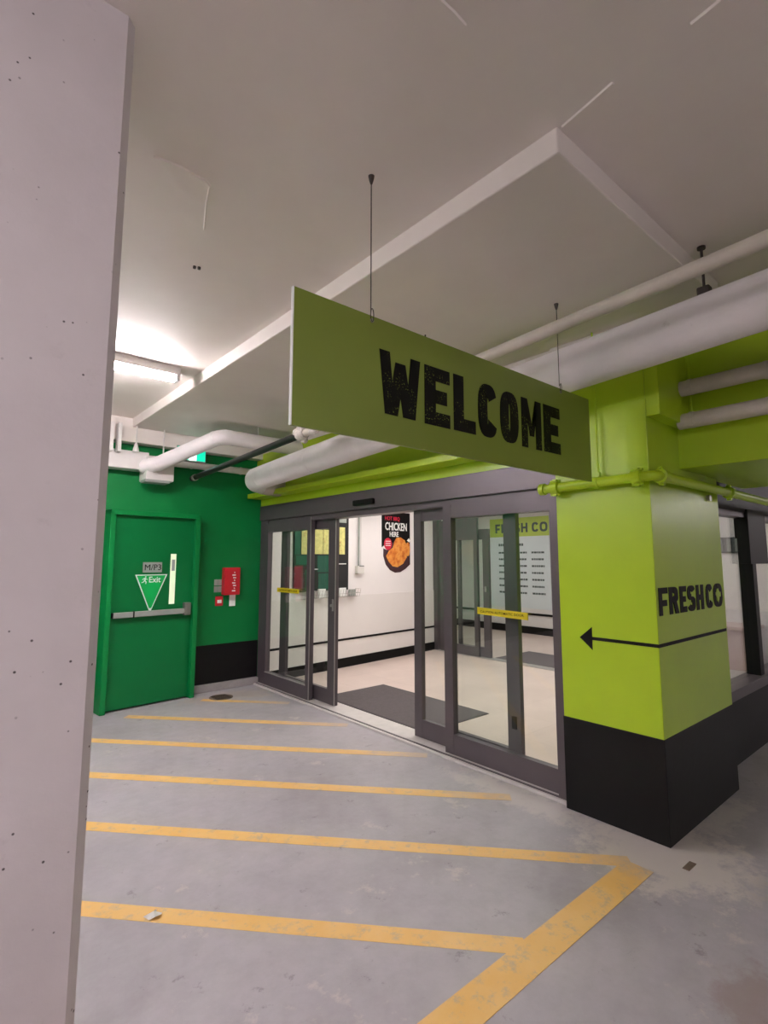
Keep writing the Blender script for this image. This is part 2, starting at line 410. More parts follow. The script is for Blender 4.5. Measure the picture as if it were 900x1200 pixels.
# hatched keep-clear area: diagonal stripes and the border line
FU = FACE_UP(0)
def stripe_line(p0, p1, wdt, name='painted_stripe', h=.0012):
    p0, p1 = Vector(p0), Vector(p1); d = (p1-p0).normalized(); nrm = Vector((-d.y, d.x))*wdt/2
    G().prism(FU, [tuple(p0+nrm), tuple(p0-nrm), tuple(p1-nrm), tuple(p1+nrm)], -.002, h).build(name, 'stripe', floor)
def sy(k, x): return 2.92+1.045*k-1.09*(x-.65)
def sxx(k, y): return .65+(2.92+1.045*k-y)/1.09
stripe_line((-.75, sy(-1, -.75)), (sxx(-1, 1.44), 1.44), .1)
stripe_line((-.75, sy(0, -.75)), (sxx(0, 1.44), 1.44), .1)
stripe_line((-.75, sy(1, -.75)), (sxx(1, 1.44), 1.44), .1)
stripe_line((-.1, sy(2, -.1)), (3.12, sy(2, 3.12)), .1)
stripe_line((.75, sy(3, .75)), (3.24, sy(3, 3.24)), .1)
stripe_line((1.66, sy(4, 1.66)), (3.22, sy(4, 3.22)), .1)
stripe_line((2.5, sy(5, 2.5)), (3.2, sy(5, 3.2)), .09)
stripe_line((-2.2, 1.39), (2.96, 1.39), .15, 'painted_border_line', .002)
floor_store = box('floor_store', 3.5, 10.3, 1.62, 9.2, -.02, .004, 'tile', kind='structure')

# ceiling: high slab, dropped slab with its edge, beam over the green wall
ceiling = box('ceiling', -9, 20, -9, 6.9, HI, HI+.3, 'ceiling', kind='structure')
box('ceiling_drop', 1.655, 3.36, .943, 6.5, LO, HI+.01, 'ceiling', kind='structure', bevel=.008)
box('trim_3', -9, 3.36, 6.34, 6.52, 2.93, HI+.005, 'ceiling', kind='structure')
def ridge(pts, r=.006):
    g = G().tube(pts, r, 6); g.build('form_joint_ridge', 'ceiling', ceiling, smooth=True)
ridge([(1.67, .93, HI), (1.651, .817, HI), (1.633, .72, HI)], .007)
ridge([(.562, 2.071, HI), (.666, 2.061, HI), (.772, 2.074, HI), (.80, 2.09, HI)], .008)
ridge([(.80, 2.09, HI), (.83, 2.2, HI), (.90, 2.4, HI)], .004)
ridge([(.93, .919, HI), (1.054, .916, HI), (1.108, .919, HI)], .007)
ridge([(1.62, .473, HI), (1.616, .431, HI), (1.61, .391, HI), (1.60, .3, HI)], .008)
for a_, b_y in ((.989, 2.755), (1.012, 2.748)):
    G().tube([(a_, b_y, HI+.002), (a_, b_y, HI-.012)], .009, 8).build('nail_stub', 'dark_steel', ceiling)

# green wall at the far end
wall_far = box('wall_far', -9, 3.42, 6.5, 6.7, 0, LO+.1, 'green', kind='structure')
box('kerb', -9, 3.37, 6.44, 6.52, 0, .085, 'kerb', wall_far, bevel=.006)
box('black_dado_band', 2.52, 3.375, 6.496, 6.505, .085, .55, 'black', wall_far)
box('black_dado_band', -9, 1.44, 6.496, 6.505, .085, .55, 'black', wall_far)

# lime bulkhead above the entrance
wall_storefront = box('wall_storefront', 3.372, 3.56, 1.98, 6.5, 2.31, LO+.1, 'lime', kind='structure')
box('upper_bulkhead', 3.30, 3.40, 1.96, 6.5, 2.44, LO+.05, 'lime', wall_storefront)
box('unpainted_top', 3.294, 3.32, 1.99, 6.5, 3.0, LO+.01, 'ceiling', wall_storefront)
box('ledge_angle', 3.17, 3.38, 1.985, 6.5, 2.405, 2.465, 'lime', wall_storefront, bevel=.006)

# lime beams at the right of the column and over the side window
wall_right = G().box(4.40, 20, 1.5, 1.62, 0, .5).build('wall_right', 'black', kind='structure')
box('window_head', 4.40, 20, 1.5, 1.64, 2.03, 2.5, 'black', wall_right)
trim_1 = box('trim_1', 3.28, 20, 1.275, 1.62, 2.475, HI, 'lime', kind='structure', bevel=.006)
trim_2 = box('trim_2', 3.75, 5.2, -3.2, 1.40, 2.2, HI, 'lime', kind='structure', bevel=.006)

# garage behind the camera
wall_left = box('wall_left', -9.2, -9, -9, 6.7, 0, HI, 'ceiling', kind='structure')
wall_back = box('wall_back', -9, 20, -9.2, -9, 0, HI, 'ceiling', kind='structure')
wall_end = box('wall_end', 20, 20.2, -9, 1.62, 0, HI, 'ceiling', kind='structure')

# store shell
LW0, LW1 = Vector((3.48, 6.43, 0)), Vector((7.05, 6.80, 0))
LU = (LW1-LW0).normalized(); LN = Vector((LU.y, -LU.x, 0))
LF = frame(LW0, LU, (0, 0, 1), LN)          # left vestibule wall: u along it, v up, w out of it
LLEN = (LW1-LW0).length
wall_store_left = G().obox(LF, -.06, LLEN, 0, 2.9, -.1, 0).build('wall_store_left', 'wall_white', kind='structure')
g = G().obox(LF, 0, LLEN, .14, 1.055, 0, .012); g.build('dado_board', 'wall_cream', wall_store_left)
G().obox(LF, 0, LLEN, .395, .425, .011, .02).build('black_stripe', 'blackprint', wall_store_left)
G().obox(LF, 0, LLEN, .004, .14, 0, .022).build('black_base', 'blackprint', wall_store_left)
wall_store_far = box('wall_store_far', 10.05, 10.2, 1.5, 9.2, 0, 3.1, 'wall_white', kind='structure')
box('black_stripe', 10.03, 10.05, 1.7, 9.0, .405, .45, 'blackprint', wall_store_far)
box('black_base', 10.03, 10.05, 1.7, 9.0, .004, .16, 'blackprint', wall_store_far)
wall_store_side = box('wall_store_side', 7.0, 7.12, 1.62, 4.05, 0, 2.9, 'wall_white', kind='structure')
box('black_stripe', 6.985, 7.0, 1.63, 4.05, .375, .405, 'blackprint', wall_store_side)
box('black_base', 6.985, 7.0, 1.63, 4.05, .004, .14, 'blackprint', wall_store_side)
wall_store_end = box('wall_store_end', 3.5, 10.3, 9.1, 9.2, 0, 3.1, 'wall_white', kind='structure')
wall_store_near = box('wall_store_near', 7.05, 10.2, 1.62, 1.72, 0, 2.9, 'wall_white', kind='structure')
ceiling_store = box('ceiling_store', 3.45, 10.3, 1.6, 9.2, 2.75, 2.9, 'ceil_store', kind='structure')

# ================================================================ COLUMNS
pr = empty('concrete_pillar', (0, 1.8, 0), 'pitted pale concrete pillar with chamfered corners, not painted lime', 'pillar')
ch = .025
G().prism(FACE_UP(0), [(-.35+ch, 1.55), (.355-ch, 1.55), (.355, 1.55+ch), (.355, 2.1-ch), (.355-ch, 2.1), (-.35+ch, 2.1), (-.35, 2.1-ch), (-.35, 1.55+ch)], 0, HI).build('shaft', 'pillar', pr)

lc = empty('lime_column', (3.85, 1.67, 0), 'lime green square column with black foot, logo lettering and arrow beside the entrance', 'column')
cs = box('shaft', 3.27, 4.44, 1.354, 1.985, .0, 2.6, 'lime', lc, bevel=.004)
box('upper_shaft', 3.272, 4.42, 1.356, 1.98, 2.55, LO+.05, 'lime', lc)
box('unpainted_top', 3.266, 4.0, 1.352, 1.99, 3.02, LO+.02, 'ceiling', lc)
box('black_base_band', 3.266, 4.444, 1.35, 1.989, .0, .577, 'black', lc, bevel=.003)
FX, FY = FACE_NX(3.27), FACE_NY(1.354)
fresh = [('F', 3.300, 3.432), ('R', 3.450, 3.588), ('E', 3.612, 3.722), ('S', 3.738, 3.868), ('H', 3.888, 4.020), ('C', 4.062, 4.188), ('O', 4.206, 4.384)]
for chh, a, b in fresh:
    letter_mesh('letter', chh, FY, a, b, 1.27, 1.434, .05, .036, .003, 'blackprint', cs)
# leaf shaped mark cut out of the O
g = G(); cx, cz = 4.295, 1.352
for q in ([(-.052, -.012), (.052, -.012), (.052, .02), (-.052, .02)], [(-.03, .02), (.03, .02), (0, .062)], [(-.028, -.012), (0, -.06), (.028, -.012)]):
    g.prism(FY, [(cx+a, cz+b) for a, b in q], 0, .0042)
g.build('letter_mark', 'lime', cs)
G().prism(FX, [(-1.765, 1.09), (-1.352, 1.09), (-1.352, 1.110), (-1.765, 1.110)], 0, .003).build('arrow_shaft', 'blackprint', cs)
G().prism(FX, [(-1.848, 1.099), (-1.763, 1.027), (-1.763, 1.171)], 0, .003).build('arrow_head', 'blackprint', cs)
G().prism(FY, [(3.267, 1.09), (4.42, 1.091), (4.42, 1.111), (3.267, 1.110)], 0, .003).build('arrow_shaft', 'blackprint', cs)

# ================================================================ ENTRANCE (automatic sliding doors)
door_2 = empty('door_2', (3.42, 4.24, 0), kind='structure')
X0, X1 = 3.38, 3.46
box('header', X0-.02, 3.56, 1.985, 6.5, 2.12, 2.312, 'frame', door_2, bevel=.004)
box('transom_track', X0+.012, 3.55, 2.0, 6.5, 2.06, 2.122, 'frame', door_2)
box('jamb', X0, X1, 6.31, 6.5, 0, 2.125, 'frame', door_2, bevel=.004)
box('jamb', X0-.045, X1, 1.99, 2.085, 0, 2.125, 'frame', door_2)
box('threshold', 3.30, 3.60, 1.99, 6.49, -.002, .016, 'sill', door_2, bevel=.003)
box('floor_guide', 3.33, 3.35, 2.0, 6.48, .015, .02, 'frame', door_2)
sens = box('motion_sensor', X0-.055, X0-.015, 4.065, 4.395, 2.158, 2.215, 'blackprint', door_2, bevel=.012)
def leaf(name, x0, x1, ya, yb, z0, z1, sa, sb, glz, rail=None):
    """framed glass leaf between ya<yb; sa/sb stile widths at ya/yb; glass z range glz"""
    g = G()
    g.box(x0, x1, ya, ya+sa, z0, z1).box(x0, x1, yb-sb, yb, z0, z1)
    g.box(x0+.002, x1-.002, ya+sa-.001, yb-sb+.001, z0, glz[0]).box(x0+.002, x1-.002, ya+sa-.001, yb-sb+.001, glz[1], z1)
    o = g.build(name, 'frame', door_2)
    xm = (x0+x1)/2
    box('glass', xm-.004, xm+.004, ya+sa-.005, yb-sb+.005, glz[0]-.005, glz[1]+.005, 'glass', o)
    return o
GZ = (.175, 1.957)
sl = leaf('fixed_sidelite', X0, X1-.02, 5.262, 6.32, .012, 2.07, .075, .03, GZ)
sr = leaf('fixed_sidelite', X0, X1-.02, 2.06, 3.157, .012, 2.07, .05, .092, GZ)
dl = leaf('sliding_leaf', 3.465, 3.51, 4.875, 6.085, .02, 2.09, .14, .145, GZ)
dr = leaf('sliding_leaf', 3.465, 3.51, 2.465, 3.612, .02, 2.09, .118, .095, GZ)
# bright edges and a lock on the leading stiles
box('edge_strip', 3.376, 3.384, 5.256, 5.266, .02, 2.1, 'frame_edge', sl)
box('edge_strip', 3.46, 3.468, 4.871, 4.88, .02, 2.08, 'frame_edge', dl)
G().tube([(3.467, 4.945, 1.09), (3.452, 4.945, 1.09)], .016, 14).build('lock_cylinder', 'frame_edge', dl)
box('lock_plate', 3.458, 3.467, 4.90, 4.93, 1.03, 1.16, 'frame_edge', dl)
box('glazing_bead', 3.374, 3.385, 5.33, 6.30, .168, .176, 'frame_edge', sl)
box('corner_guard', 3.455, 3.468, 2.50, 2.54, .33, .42, 'blackprint', dr)
# yellow caution stickers across the glass
def sticker(par, ya, yb, z0, z1, dz):
    fr = frame((3.3745+.02, 0, 0), (0, -1, 0), (0, 0, 1), (-1, 0, 0))
    p = [(-yb, z0), (-ya, z0+dz), (-ya, z1+dz), (-yb, z1)]
    o = G().prism(fr, p, 0, .004).build('caution_sticker', 'yellow', par)
    return fr
fr = sticker(sr, 2.325, 2.80, 1.168, 1.222, -.012)
text_mesh('sticker_text', 'CAUTION AUTOMATIC DOOR', fr, -2.77, -2.36, 1.178, 1.198, 'blackprint', sr, .0045, .01, .003)
fr = sticker(sl, 5.52, 6.04, 1.195, 1.248, .0)
text_mesh('sticker_text', 'CAUTION AUTOMATIC DOOR', fr, -6.0, -5.56, 1.21, 1.233, 'blackprint', sl, .0045, .01, .003)

# ---- inner entrance of the vestibule
door_3 = empty('door_3', (7.05, 5.4, 0), kind='structure')
box('header', 7.0, 7.14, 4.05, 6.80, 2.33, 2.76, 'frame', door_3)
box('jamb', 7.0, 7.12, 6.69, 6.80, .004, 2.34, 'frame', door_3)
g = G().box(7.02, 7.07, 6.36, 6.645, .004, 2.30).build('pocket_stile', 'frame', door_3)
g = G()
g.box(7.0, 7.05, 5.765, 5.845, .006, 2.31).box(7.0, 7.05, 6.34, 6.40, .006, 2.31).box(7.001, 7.049, 5.84, 6.345, .006, .165).box(7.001, 7.049, 5.84, 6.345, 1.94, 2.31)
fl = g.build('fixed_sidelite', 'frame', door_3)
box('glass', 7.02, 7.03, 5.84, 6.345, .16, 1.945, 'glass', fl)
g = G()
g.box(7.06, 7.11, 5.572, 5.697, .006, 2.115).box(7.06, 7.11, 6.2, 6.26, .006, 2.115).box(7.061, 7.109, 5.69, 6.21, .006, .165).box(7.061, 7.109, 5.69, 6.21, 1.94, 2.115)
sd = g.build('sliding_leaf', 'frame', door_3)
box('glass', 7.08, 7.09, 5.69, 6.21, .16, 1.945, 'glass', sd)
box('door_handle', 7.035, 7.06, 5.62, 5.65, 1.07, 1.16, 'frame_edge', sd)
box('threshold', 6.98, 7.14, 4.05, 6.72, .003, .012, 'frame_edge', door_3)

# ================================================================ GREEN EXIT DOOR (door_1), a little askew in its deep frame
ang = math.radians(6.2)
DU = Vector((math.cos(ang), math.sin(ang), 0)); DN = Vector((math.sin(ang), -math.cos(ang), 0))
DO = Vector((1.452, 6.185, 0)); DF = frame(DO, DU, (0, 0, 1), DN)
door_1 = empty('door_1', tuple(DO+DU*.51), kind='structure')
DW = 1.03
G().obox(DF, 0, .055, 0, 2.14, -.34, 0).build('frame_jamb', 'green', door_1, bevel=.003)
G().obox(DF, DW-.055, DW, 0, 2.14, -.26, 0).build('frame_jamb', 'green', door_1, bevel=.003)
G().obox(DF, 0, DW, 2.085, 2.14, -.32, 0).build('frame_head', 'green', door_1, bevel=.003)
pan = G().obox(DF, .054, DW-.054, .02, 2.086, -.10, -.055).build('door_panel', 'greendoor', door_1)
PD = -.055
g = G().obox(DF, .085, .90, .975, 1.035, PD+.03, PD+.055); bar = g.build('push_bar', 'greysign', pan, bevel=.006)
G().obox(DF, .285, .300, .972, 1.038, PD+.028, PD+.057).build('push_bar_joint', 'blackprint', pan)
G().obox(DF, .865, .945, .955, 1.10, PD, PD+.062).build('latch_case', 'steel', pan, bevel=.01)
G().obox(DF, .075, .12, .98, 1.03, PD, PD+.045).build('bar_bracket', 'blackprint', pan)
G().obox(DF, .700, .765, 1.09, 1.665, PD-.01, PD+.004).build('vision_slit', 'glow', pan)
G().obox(DF, .715, .752, 1.47, 1.60, PD, PD+.006).build('slit_notice', 'greysign', pan)
G().obox(DF, .385, .600, 1.455, 1.57, PD, PD+.006).build('level_plate', 'greysign', pan)
text_mesh('plate_text', 'M/P3', DF, .405, .590, 1.48, 1.545, 'blackprint', pan, PD+.0085, .0, PD+.004)
def tri(cx, top, hw, h, inset=0):
    k = inset
    return [(cx-hw+k*1.9, top-k), (cx+hw-k*1.9, top-k), (cx+.012, top-h+k*2.6), (cx-.012, top-h+k*2.6)]
G().prism(DF, tri(.487, 1.432, .182, .40), PD, PD+.003).build('exit_sticker_border', 'whiteprint', pan)
G().prism(DF, tri(.487, 1.432, .182, .40, .010), PD, PD+.0045).build('exit_sticker', 'greensign', pan)
text_mesh('exit_text', 'Exit', DF, .46, .592, 1.342, 1.408, 'whiteprint', pan, PD+.0062, .015, PD+.003)
def runner(fr, ox, oz, s, d0, d1, name, mat, par):
    g = G()
    P = [ellipse(.58, .92, .09, .09, 12), [(.42, .8), (.62, .78), (.56, .42), (.38, .44)], [(.56, .76), (.62, .72), (.86, .62), (.84, .55), (.6, .6)],
         [(.44, .8), (.2, .68), (.16, .52), (.24, .5), (.28, .62), (.46, .7)], [(.42, .46), (.56, .44), (.74, .26), (.66, .0), (.56, .02), (.62, .24)], [(.38, .46), (.5, .4), (.34, .2), (.06, .14), (.06, .24), (.28, .28)]]
    for p in P:
        c = (sum(a for a, b in p)/len(p), sum(b for a, b in p)/len(p))
        for i in range(len(p)):          # fan, so concave outlines fill well
            a, b = p[i], p[(i+1) % len(p)]
            g.prism(fr, [(ox+c[0]*s, oz+c[1]*s), (ox+a[0]*s, oz+a[1]*s), (ox+b[0]*s, oz+b[1]*s)], d0, d1)
    return g.build(name, mat, par)
runner(DF, .372, 1.328, .085, PD+.003, PD+.006, 'exit_pictogram', 'whiteprint', pan)

# ================================================================ SIDE WINDOW
window_1 = empty('window_1', (7, 1.55, .5), kind='structure')
box('sill', 4.44, 20, 1.47, 1.64, .495, .575, 'frame', window_1, bevel=.006)
box('head_frame', 4.44, 20, 1.51, 1.62, 1.985, 2.04, 'frame', window_1)
for xx in (5.72, 7.2, 9.2, 11.2):
    box('mullion', xx, xx+.1, 1.5, 1.61, .57, 2.03, 'black', window_1)
for a, b in ((4.44, 5.725), (5.815, 7.205), (7.295, 9.205), (9.295, 11.2), (11.295, 20)):
    box('pane', a, b, 1.56, 1.568, .57, 2.0, 'wglass', window_1)

# ================================================================ HANGING WELCOME SIGN
SY = 1.585
ws = empty('welcome_sign', (1.975, SY, 2.07), 'long lime board reading WELCOME in black, hung on wires from the ceiling', 'sign')
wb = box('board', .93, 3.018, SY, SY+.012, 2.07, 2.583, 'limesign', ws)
box('board_edge', .926, .9305, SY-.0005, SY+.0125, 2.07, 2.583, 'whiteprint', ws)
FS = FACE_NY(SY)
for chh, a, b, dz in (('W', 1.332, 1.563, .0), ('E', 1.590, 1.752, -.002), ('L', 1.778, 1.932, .0), ('C', 1.952, 2.100, .002), ('O', 2.124, 2.278, .0), ('M', 2.306, 2.488, -.002), ('E', 2.512, 2.676, .0)):
    letter_mesh('letter', chh, FS, a, b, 2.19+dz, 2.456+dz, .07 if chh != 'M' else .06, .062, .002, 'ink', wb)
for xx, zt in ((1.292, HI), (2.70, LO)):
    G().tube([(xx, SY+.006, 2.60), (xx, SY+.006, zt-.03)], .0025, 6).build('hanging_wire', 'dark_steel', ws)
    lp = [(xx+.008*math.cos(a), SY-.003, 2.585+.028*math.sin(a)) for a in [2*math.pi*i/14 for i in range(15)]]
    G().tube(lp, .002, 6, False).build('wire_loop', 'dark_steel', ws)
    G().tube([(xx, SY-.004, 2.563), (xx, SY+.016, 2.563)], .009, 10).build('eyelet', 'steel', ws)
    G().tube([(xx, SY+.006, zt+.002), (xx, SY+.006, zt-.018), (xx, SY+.006, zt-.035)], [.014, .010, .005], 10).build('ceiling_anchor', 'dark_steel', ws)

# ================================================================ PIPES
# large insulated drain line falling towards the green wall, elbow into the bulkhead
bp = empty('insulated_drain_pipe', (2.9, 3, 2.5), 'thick white insulated pipe with an elbow running above the sliding doors', 'pipe')
R0 = .136
def bz(y): return 2.815-.0515*(y-.6)
path = arc_path([(2.9, -3.0, bz(-3)), (2.9, 5.87, bz(5.87)), (3.3, 5.87, bz(5.87)-.012)], .19, 10)
G().tube(path, R0, 28).build('pipe_run', 'white_pipe', bp, smooth=True)
for yy in (-.6, .55, 2.1, 3.3, 4.5, 5.55):
    G().tube([(2.9, yy-.02, bz(yy)), (2.9, yy+.02, bz(yy))], R0+.002, 28).build('jacket_band', 'white_pipe', bp, smooth=True)
G().tube([(3.05, 5.87, bz(5.87)-.004), (3.29, 5.87, bz(5.87)-.012)], R0+.008, 26).build('end_sleeve', 'dull_pipe', bp, smooth=True)
for yy, zt in ((.877, HI), (3.9, LO), (-1.6, HI)):
    G().tube([(2.9, yy, bz(yy)+R0), (2.9, yy, zt)], .007, 8).build('hanger_rod', 'dark_steel', bp)
    G().box(2.875, 2.925, yy-.03, yy+.03, bz(yy)+R0-.006, bz(yy)+R0+.045).build('hanger_clamp', 'dark_steel', bp, bevel=.008)
    G().tube([(2.9, yy, zt-.012), (2.9, yy, zt+.002)], .02, 12).build('ceiling_anchor', 'dark_steel', bp)

# sprinkler main: cream part, grooved coupling, black part to the wall
sm = empty('sprinkler_main', (2.42, 3, 2.6), 'thin sprinkler main, cream then black beyond a crusty coupling, above the hanging board', 'pipe')
def mz(y): return 2.865-.047*(y-.4) if y < 4 else 2.696-.038*(y-4)
G().tube([(2.42, -3, mz(-3)), (2.42, .4, mz(.4)), (2.42, 3.95, mz(3.95))], .034, 18).build('cream_run', 'dull_pipe', sm, smooth=True)
G().tube([(2.42, 3.9, mz(3.9)), (2.42, 6.5, mz(6.5))], .033, 18).build('black_run', 'black_pipe', sm, smooth=True)
g = G().tube([(2.42, 3.88, mz(3.9)), (2.42, 3.90, mz(3.9)), (2.42, 3.98, mz(4)), (2.42, 4.0, mz(4))], [.04, .052, .052, .04], 18)
g.ball((2.42, 3.86, mz(3.9)+.05), .04).ball((2.42, 4.02, mz(4)+.03), .042).ball((2.45, 3.94, mz(4)-.045), .03).ball((2.40, 3.72, mz(3.7)-.03), .035, sc=(1, 2, .8)).box(2.39, 2.45, 3.9, 3.98, mz(4)+.03, mz(4)+.085)
g.build('grooved_coupling', 'rough_white', sm, smooth=True)
G().tube([(2.42, 6.38, mz(6.4)), (2.42, 6.43, mz(6.4))], .04, 16).build('pipe_collar', 'rough_white', sm, smooth=True)
for yy in (2.4, -.8):
    zt = LO if yy > .943 else HI
    G().tube([(2.42, yy, mz(yy)+.03), (2.42, yy, zt)], .005, 8).build('hanger_rod', 'dark_steel', sm)

# lime sprinkler branch wrapped around the column
lp = empty('lime_sprinkler_pipe', (3.2, 1.6, 2.05), 'lime painted sprinkler pipe wrapped around the corner of the lime column', 'pipe')
G().tube(arc_path([(3.21, 2.04, 2.085), (3.21, 1.295, 2.098), (9.5, 1.295, 2.098)], .05, 6), .031, 18).build('pipe_run', 'limepipe', lp, smooth=True)
def coupling(p, d, par, mat='limepipe', r=.031):
    p, d = Vector(p), Vector(d)
    g = G().tube([p-d*.03, p-d*.026, p+d*.026, p+d*.03], [r+.003, r+.014, r+.014, r+.003], 16)
    s_ = Vector((0, 0, 1))
    for sg in (-1, 1):
        c0 = p+s_*sg*(r+.014)
        g.tube([c0-d*.035, c0+d*.035], .008, 8)
        g.box(c0.x-.014, c0.x+.014, c0.y-.014, c0.y+.014, c0.z-.012, c0.z+.012)
    g.build('grooved_coupling', mat, par)
coupling((3.21, 1.40, 2.096), (0, 1, 0), lp); coupling((3.30, 1.295, 2.098), (1, 0, 0), lp); coupling((4.5, 1.295, 2.098), (1, 0, 0), lp); coupling((3.21, 1.95, 2.087), (0, 1, 0), lp)
G().tube([(3.21, 2.03, 2.085), (3.21, 2.065, 2.085), (3.21, 2.075, 2.085)], [.04, .04, .02], 16).build('end_cap', 'limepipe', lp, smooth=True)
G().tube([(3.235, 1.655, 2.11), (3.235, 1.655, LO)], .006, 8).build('hanger_rod', 'limepipe', lp)
G().tube([(3.21, 1.64, 2.09), (3.21, 1.67, 2.09)], .037, 16).build('hanger_ring', 'limepipe', lp)
G().box(3.225, 3.245, 1.642, 1.668, 2.11, 2.16).build('hanger_clip', 'limepipe', lp)
G().box(4.2, 4.24, 1.33, 1.36, 2.02, 2.06).build('wall_bracket', 'steel', lp)

# two pipes in front of the lime beam on the right
for zc, r, lab in ((2.705, .05, 'upper of two white pipes crossing in front of the lime beam'), (2.49, .05, 'lower of two white pipes crossing in front of the lime beam')):
    e = empty('white_pipe', (3.64, -.5, zc-.06), lab, 'pipe', 'white pipes by the lime beam')
    G().tube([(3.64, 1.30, zc-.002), (3.64, -3.1, zc+.03)], r, 18).build('pipe_run', 'dull_pipe', e, smooth=True)
    G().tube([(3.64, .82, zc), (3.64, .80, zc)], r+.004, 18).build('pipe_joint', 'dull_pipe', e, smooth=True)
    for yy in (1.22, -1.0):
        G().tube([(3.64, yy, zc+r-.005), (3.64, yy, HI if zc > 2.6 else 2.65)], .004, 8).build('hanger_rod', 'limepipe', e)
        G().tube([(3.64, yy-.012, zc), (3.64, yy+.012, zc)], r+.003, 18).build('hanger_ring', 'dull_pipe', e)

# insulated pipe near the green wall, bending to the box on the wall
ip = empty('bent_insulated_pipe', (2.4, 5.6, 2.6), 'white insulated pipe bending down to the boxed duct on the green wall', 'pipe')
path = arc_path([(3.3, 5.42, 2.925), (2.31, 5.42, 2.93), (1.90, 6.16, 2.68), (1.80, 6.36, 2.665)], .16, 8)
G().tube(path, .083, 22).build('pipe_run', 'white_pipe', ip, smooth=True)
for k in (3, 8, 11, 14):
    if k+1 < len(path):
        a, b = path[k], path[k+1]; d = (b-a).normalized()
        G().tube([a-d*.012, a+d*.012], .0855, 22).build('jacket_band', 'white_pipe', ip, smooth=True)
G().tube([(2.75, 5.42, 3.0), (2.75, 5.42, LO)], .006, 8).build('hanger_rod', 'white_paint', ip)

dc = empty('boxed_duct', (1.2, 6.4, 2.46), 'white boxed duct fixed along the top of the green wall', 'duct')
box('duct_run', -1.5, 1.84, 6.30, 6.5, 2.615, 2.82, 'white_paint', dc, bevel=.006)
box('drop_box', 1.80, 2.11, 6.24, 6.5, 2.50, 2.78, 'white_paint', dc, bevel=.008)
box('grille', 1.79, 2.06, 6.225, 6.40, 2.475, 2.505, 'greysign', dc)
for xx, yy in ((1.40, 6.2), (1.48, 6.2)):
    G().box(xx, xx+.035, yy, yy+.10, 2.78, LO).build('hanger_strut', 'white_paint', dc)
for xx in (1.68, 1.98):
    G().tube([(xx, 6.25, 2.80), (xx, 6.25, LO)], .008, 8).build('hanger_rod', 'white_paint', dc)
G().tube([(1.68, 6.25, 2.80), (1.68, 6.25, 2.84), (1.68, 6.25, 2.90)], [.035, .03, .012], 10).build('rod_boot', 'white_paint', dc)

wp = empty('wall_conduit', (2.7, 6.42, 2.7), 'straight white conduit along the top of the green wall, right of the boxed duct', 'pipe')
G().tube([(2.10, 6.42, 2.755), (3.36, 6.42, 2.755)], .043, 16).build('pipe_run', 'white_paint', wp, smooth=True)
for xx in (2.35, 3.0):
    G().box(xx, xx+.03, 6.42, 6.5, 2.74, 2.77).build('pipe_clip', 'white_paint', wp)
    G().tube([(xx+.015, 6.42, 2.755), (xx+.035, 6.42, 2.755)], .048, 14).build('clip_ring', 'white_paint', wp)

# ================================================================ LIGHTS
def fixture(x0, y, n, label, axis='x', group='strip lights of the garage', L=1.22):
    t = empty('strip_light', (x0+L/2 if axis == 'x' else x0, y if axis == 'x' else y+L/2, HI-.12), label, 'light', group)
    def P(a, b, c): return (x0+a, y+b, c) if axis == 'x' else (x0+b, y+a, c)
    def bx(name, a0, a1, b0, b1, z0, z1, mat):
        v0, v1 = P(a0, b0, z0), P(a1, b1, z1)
        box(name, min(v0[0], v1[0]), max(v0[0], v1[0]), min(v0[1], v1[1]), max(v0[1], v1[1]), z0, z1, mat, t, bevel=.004)
    bx('channel', 0, L, -.055, .055, HI-.07, HI+.002, 'white_paint')
    for a in (.0, L-.03): bx('lamp_holder', a, a+.03, -.05, .05, HI-.115, HI-.05, 'white_paint')
    for b in (-.022, .022):
        G().tube([P(.03, b, HI-.098), P(L-.03, b, HI-.098)], .016, 12).build('tube', 'tube', t, smooth=True)
fixture(.27, 4.41, 0, 'lit twin tube strip light on the ceiling before the green exit door', group=None)
ADDED_STRIP = 'lit twin tube strip light added out of view to light the garage'
fixture(-1.2, 4.41, 0, 'lit twin tube strip light on the garage ceiling behind the concrete pillar')
for x, y in ((-3.6, 4.41), (-1.9, -.7), (-5.2, -.7), (-1.9, -4.8), (4.0, -5.0), (10.4, -1.7), (13.0, -3.0), (16.5, -3.7)):  # strip lights added out of view to brighten pillar, ceiling and column
    fixture(x, y, 0, ADDED_STRIP)

def panel(x0, x1, y0, y1, label):  # panels added to light the vestibule and the store behind it
    t = empty('added_panel_light', ((x0+x1)/2, (y0+y1)/2, 2.72), label, 'light', 'added panel lights of the store')
    g = G().box(x0-.03, x1+.03, y0-.03, y0, 2.72, 2.75).box(x0-.03, x1+.03, y1, y1+.03, 2.72, 2.75).box(x0-.03, x0, y0, y1, 2.72, 2.75).box(x1, x1+.03, y0, y1, 2.72, 2.75)
    g.build('frame', 'white_paint', t)
    box('diffuser', x0, x1, y0, y1, 2.732, 2.75, 'panel', t)
for x, y in ((4.3, 2.6), (4.3, 4.9), (5.7, 2.6), (5.7, 4.9)):
    panel(x, x+.6, y, y+1.2, 'rectangular ceiling panel added to light the entrance vestibule')
for x, y in ((8.2, 4.0), (8.2, 6.6)):
    panel(x, x+.6, y, y+1.2, 'ceiling panel added to light the store beyond the inner doors')

